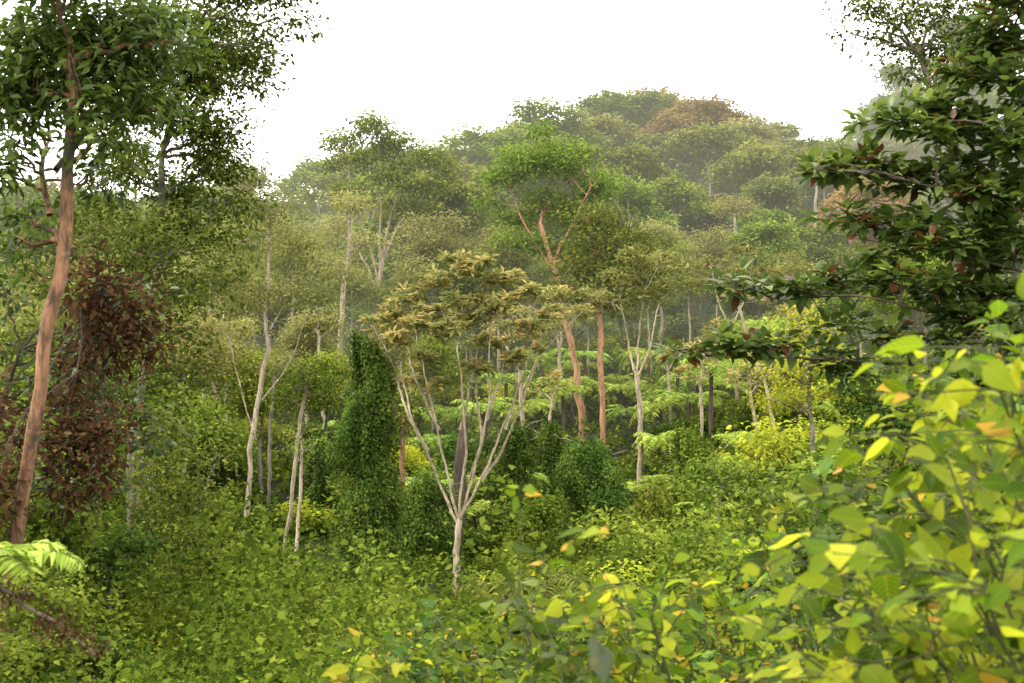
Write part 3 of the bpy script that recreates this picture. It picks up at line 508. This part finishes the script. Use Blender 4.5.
# ---------- shoots ----------
def shoots(name,label,cat,base,tips,ll,nl,leaf,stem='stem_green',asp=.62,r0=.007,lift=.25,tw=4,twl=.25,group=None,tpl=None,t0=.3,droop=.25,accent=None,up=.75,tb0=0.):
    base=np.asarray(base,float); tb=Tubes(); Ps=[];A=[];Nn=[];S=[];ST=[]
    def put(q,n,a0):
        tt=np.linspace(a0,1,n)+R.normal(0,.02,n); tt=np.clip(tt,0,1); u=np.linspace(0,1,len(q))
        c=np.stack([np.interp(tt,u,q[:,k]) for k in range(3)],1); tg=nz(np.stack([np.interp(tt,u,np.gradient(q[:,k])) for k in range(3)],1))
        sd=nz(np.cross(tg,[0.03,.02,1.])); sg=np.where(np.arange(n)%2==0,1.,-1.)[:,None]
        ax=sd*sg+tg*.55+np.array([0,0,-droop])+R.normal(size=(n,3))*.4; ax[-1]=tg[-1]+R.normal(size=3)*.2
        ax=nz(ax); pet=c+ax*ll*.18
        Ps.append(pet);A.append(ax);Nn.append(np.array([0,0,up])+R.normal(size=(n,3))*.5+np.array([0,-.3,0]));S.append(ll*(.35+.85*R.random(n))*np.where(tt>.93,.6,1)); ST.append(np.full(n,R.random()))
        for i in range(n): tb.add([c[i],pet[i]],[ll*.012,ll*.008],3)
    for tp in tips:
        b_=base+np.array([R.normal(0,.12),R.normal(0,.12),0])
        L0=np.linalg.norm(tp-b_); u=np.linspace(0,1,12)[:,None]; mid=np.array([b_[0]*.75+tp[0]*.25,b_[1]*.75+tp[1]*.25,max(tp[2],b_[2])+lift*L0*.5])
        q=(1-u)**2*b_+2*u*(1-u)*mid+u*u*tp; q[1:-1]+=R.normal(0,.012*L0,(10,3))
        tb.add(q,np.linspace(r0,r0*.25,12),5); put(q,nl,t0)
        for _ in range(tw):
            k=R.integers(4,11); dv=nz(q[min(k+1,11)]-q[k])*.7+R.normal(size=3)*np.array([.7,.7,.35])+np.array([0,0,.1])
            L_=twl*R.uniform(.6,1.3); q2=curve(q[k],q[k]+nz(dv)*L_,.12,6,.03); tb.add(q2,np.linspace(r0*.4,r0*.15,6),4); put(q2,max(4,int(nl*.45)),.2)
    Ps,A,Nn,S,ST=[np.concatenate(z) for z in (Ps,A,Nn,S,ST)]
    e=empty(name,base,label,cat,group); child('stems' ,tb.mesh('stems',stem,base),e)
    tint=np.clip(.5*ST+.65*R.random(len(Ps))-.12+tb0,0,1); T_=tpl or ov(asp)
    if accent:
        mk=R.random(len(Ps))<accent
        child('autumn_leaves',leafmesh('autumn_leaves',Ps[mk],A[mk],Nn[mk],S[mk]*.75,T_,tint[mk],'leaf_orange',base),e); k=~mk
    else: k=np.ones(len(Ps),bool)
    child('foliage',leafmesh('foliage',Ps[k],A[k],Nn[k],S[k],T_,tint[k],leaf,base),e)
    return e
def bnd(px): return np.interp(px,[340,420,520,600,700,760,800,850,900,960,1024,1100],[655,622,605,590,565,520,470,400,360,310,270,250])
G='broadleaf shrubs at the forest edge'
for i in range(15):
    cx=R.uniform(790,1090); d=[2.9,3.6,4.4,5.4,6.4,7.4][i%6]+R.uniform(-.2,.2); bx=X(cx+40,d)+R.uniform(.3,.8); tips=[]
    for _ in range(9 if d>3.2 else 6):
        a=cx+R.normal(0,65); a=min(max(a,760),1120); lo=bnd(a)+12+R.exponential(16); b_=lo+(730-lo)*R.random()**1.2
        tips.append(P(a,b_,max(2.5,d+R.uniform(-.8,.8))))
    shoots('broadleaf_shrub','broadleaf shrub with bright yellow-green leaves and orange tips','shrub',(bx,d,float(T(bx,d))),tips,.095,13,'leaf_near_deep' if i%6 in (3,5) else 'leaf_near',group=G,accent=.035,asp=[.62,.55,.72][i%3],t0=.45,tb0=.03 if d<4.8 else -.06)
for i in range(19):
    cx=360+i*23+R.uniform(-10,10); d=R.uniform(4.8,9.5); bx=X(cx,d)+R.uniform(0,.5); tips=[]
    for _ in range(8):
        a=cx+R.normal(0,36); lo=bnd(a)+2; tips.append(P(a,lo+(720-lo)*R.random(),d+R.uniform(-.6,.6)))
    shoots('broadleaf_shrub','low broadleaf shrub with green and yellowing leaves','shrub',(bx,d,float(T(bx,d))),tips,.092,13,['leaf_near','leaf_near','leaf_near_deep'][i%3],group=G,accent=.035,asp=[.5,.62,.7][i%3],t0=.4,tb0=.05)
d=3.3; bx=X(560,d)
shoots('young_sapling','young sapling with a few green and orange leaves','sapling',(bx,d,float(T(bx,d))),[P(520,492,3.3),P(570,545,3.2),P(545,560,3.4)],.07,7,'leaf_near',t0=.86,tw=0,accent=.4,r0=.003)
d=2.0; bx=X(610,d)
shoots('young_sapling','young sapling with one large dull grey-green leaf','sapling',(bx,d,float(T(bx,d))),[P(592,632,2.0)],.085,2,'leaf_greyish',t0=.97,tw=0,r0=.003,droop=1.6)
for px,py,d,r,lf in [(700,560,22,55,'leaf_mid'),(770,520,20,50,'leaf_mid'),(840,470,18,55,'leaf_mid'),(910,420,16,60,'leaf_ivy'),(980,380,14,60,'leaf_dark'),(640,590,24,45,'leaf_yellow'),(860,560,13,70,'leaf_ivy'),(960,520,11,80,'leaf_dark'),(760,610,13,60,'leaf_ivy'),(560,610,28,40,'leaf_mid'),(720,480,34,34,'leaf_mid'),(770,450,36,34,'leaf_yellow'),(700,640,11,60,'leaf_dark'),(590,650,12,50,'leaf_ivy'),(480,650,14,50,'leaf_ivy'),(400,660,17,42,'leaf_mid'),(1010,640,9,80,'leaf_dark'),(880,660,9,70,'leaf_dark'),(620,560,30,34,'leaf_mid'),(520,595,34,26,'leaf_yellow')]:
    pxtree('shrub','dense leafy shrub at the valley edge',d,[(px,py+30),(px,py+15),(px+2,py)],[(px+R.uniform(-r*.7,r*.7),py+R.uniform(-r*.4,r*.7),r*R.uniform(.3,.55),r*R.uniform(.25,.45)) for _ in range(7)],(4,3),leaf=lf,bark='bark_grey',ll=.09*(d/16)**.5,nper=22,spread=.36*(d/16)**.5,dens=44*(16/d)**1.3,tpl=r6(.6),cat='shrub',group='dense shrubs at the valley edge',crownname='foliage',shell=.3)
# ---------- right dark tree ----------
rb=[(690,350,20,7),(720,348,22,8),(755,350,22,8),(790,345,24,10),(825,360,24,10),(860,372,24,10),(765,288,20,6),(795,292,22,8),(825,285,24,10),(860,280,28,12),(895,285,30,14),(935,295,32,17),(815,172,16,6),(840,176,20,9),(865,165,24,11),(895,172,28,14),(930,182,30,16),(965,200,32,20),(1000,215,30,24),(845,215,18,7),(875,225,24,10),(910,235,28,12),(945,250,30,16),(985,265,30,20),(1015,300,24,20),(880,118,18,9),(905,128,24,11),(935,112,28,15),(965,130,32,20),(1000,150,30,24),(960,75,24,15),(990,90,28,20),(1010,50,26,24),(985,30,22,18),(900,335,26,11),(945,345,26,11),(990,330,30,18),(1030,100,24,34),(1030,200,20,34),(850,325,20,9),(1015,10,22,16),(735,285,10,4),(1000,185,24,20),(1020,350,22,18),(965,165,26,14),(1015,250,22,22),(930,215,24,11),(960,320,26,14),(880,260,22,9),(975,235,26,14),(930,145,26,12),(1000,300,24,16),(980,55,24,16)]
pxtree('glossy_leaved_tree','broad tree with sweeping branches of dark glossy leaves',10.5,[(1150,700),(1155,500),(1145,300),(1140,150),(1135,0)],rb,(46,20),
  limbs=[[(1150,430),(1050,370),(930,365),(800,360),(700,352)],[(1148,360),(1050,330),(930,315),(830,300),(765,292)],[(1145,320),(1060,280),(960,260),(850,222)],[(1142,260),(1060,220),(960,195),(820,178)],[(1140,200),(1060,160),(960,130),(880,120)],[(1138,140),(1060,100),(960,80)],[(1136,80),(1060,50),(985,30)]],
  leaf='leaf_glossy_dark',bark='bark_dark',ll=.115,nper=13,spread=.35,dens=145,style='rosette',tpl=ov(.52,.12,.22),shell=.1,twig=.25,lw=.08,brk=.5,brmax=.013,dz=.25,accent=('leaf_rust',.10))
pxtree('tall_tree','tall fine-leaved dark tree with twiggy crown',30,[(960,420),(945,250),(928,120),(918,50)],
  [(870,12,20,13),(905,20,22,15),(940,10,26,15),(925,50,22,13),(960,45,24,16),(890,45,16,10),(990,20,26,18),(905,75,14,8),(985,70,20,14),(850,35,10,8),(1010,55,20,16),(855,8,12,8),(940,90,16,8)],(9,5),leaf='leaf_dark',bark='bark_grey',ll=.13,nper=22,spread=.6,dens=38,shell=.1,twig=.5)
# ---------- light ----------
w=bpy.data.worlds.new('World'); scene.world=w; w.use_nodes=True; nt=w.node_tree; N=nt.nodes; L=nt.links; N.clear()
AZ=math.radians(255); EL=math.radians(58)
o=N.new('ShaderNodeOutputWorld'); sk=N.new('ShaderNodeTexSky'); sk.sky_type='NISHITA'; sk.sun_disc=False; sk.sun_elevation=EL; sk.sun_rotation=AZ; sk.dust_density=4
b1=N.new('ShaderNodeBackground'); b1.inputs[1].default_value=.06; L.new(sk.outputs[0],b1.inputs[0])
b2=N.new('ShaderNodeBackground'); b2.inputs[0].default_value=(1,.965,.91,1); b2.inputs[1].default_value=3.1
ad=N.new('ShaderNodeAddShader'); L.new(b1.outputs[0],ad.inputs[0]); L.new(b2.outputs[0],ad.inputs[1]); L.new(ad.outputs[0],o.inputs[0])
sl=bpy.data.lights.new('sun','SUN'); sl.energy=4.2; sl.angle=math.radians(12); sl.color=(1,.94,.82)
so=link(bpy.data.objects.new('sun',sl))
sd=Vector((math.sin(AZ)*math.cos(EL),math.cos(AZ)*math.cos(EL),math.sin(EL))); so.rotation_euler=sd.to_track_quat('Z','Y').to_euler()
cam=bpy.data.cameras.new('camera'); cam.lens=50; cam.sensor_width=36; cam.clip_end=6000; cam.clip_start=.05
cam.dof.use_dof=True; cam.dof.focus_distance=55; cam.dof.aperture_fstop=6.5
co=link(bpy.data.objects.new('camera',cam)); co.rotation_euler=(math.radians(90)+PITCH,0,0); scene.camera=co
print('polys',sum(len(m.polygons) for m in bpy.data.meshes))
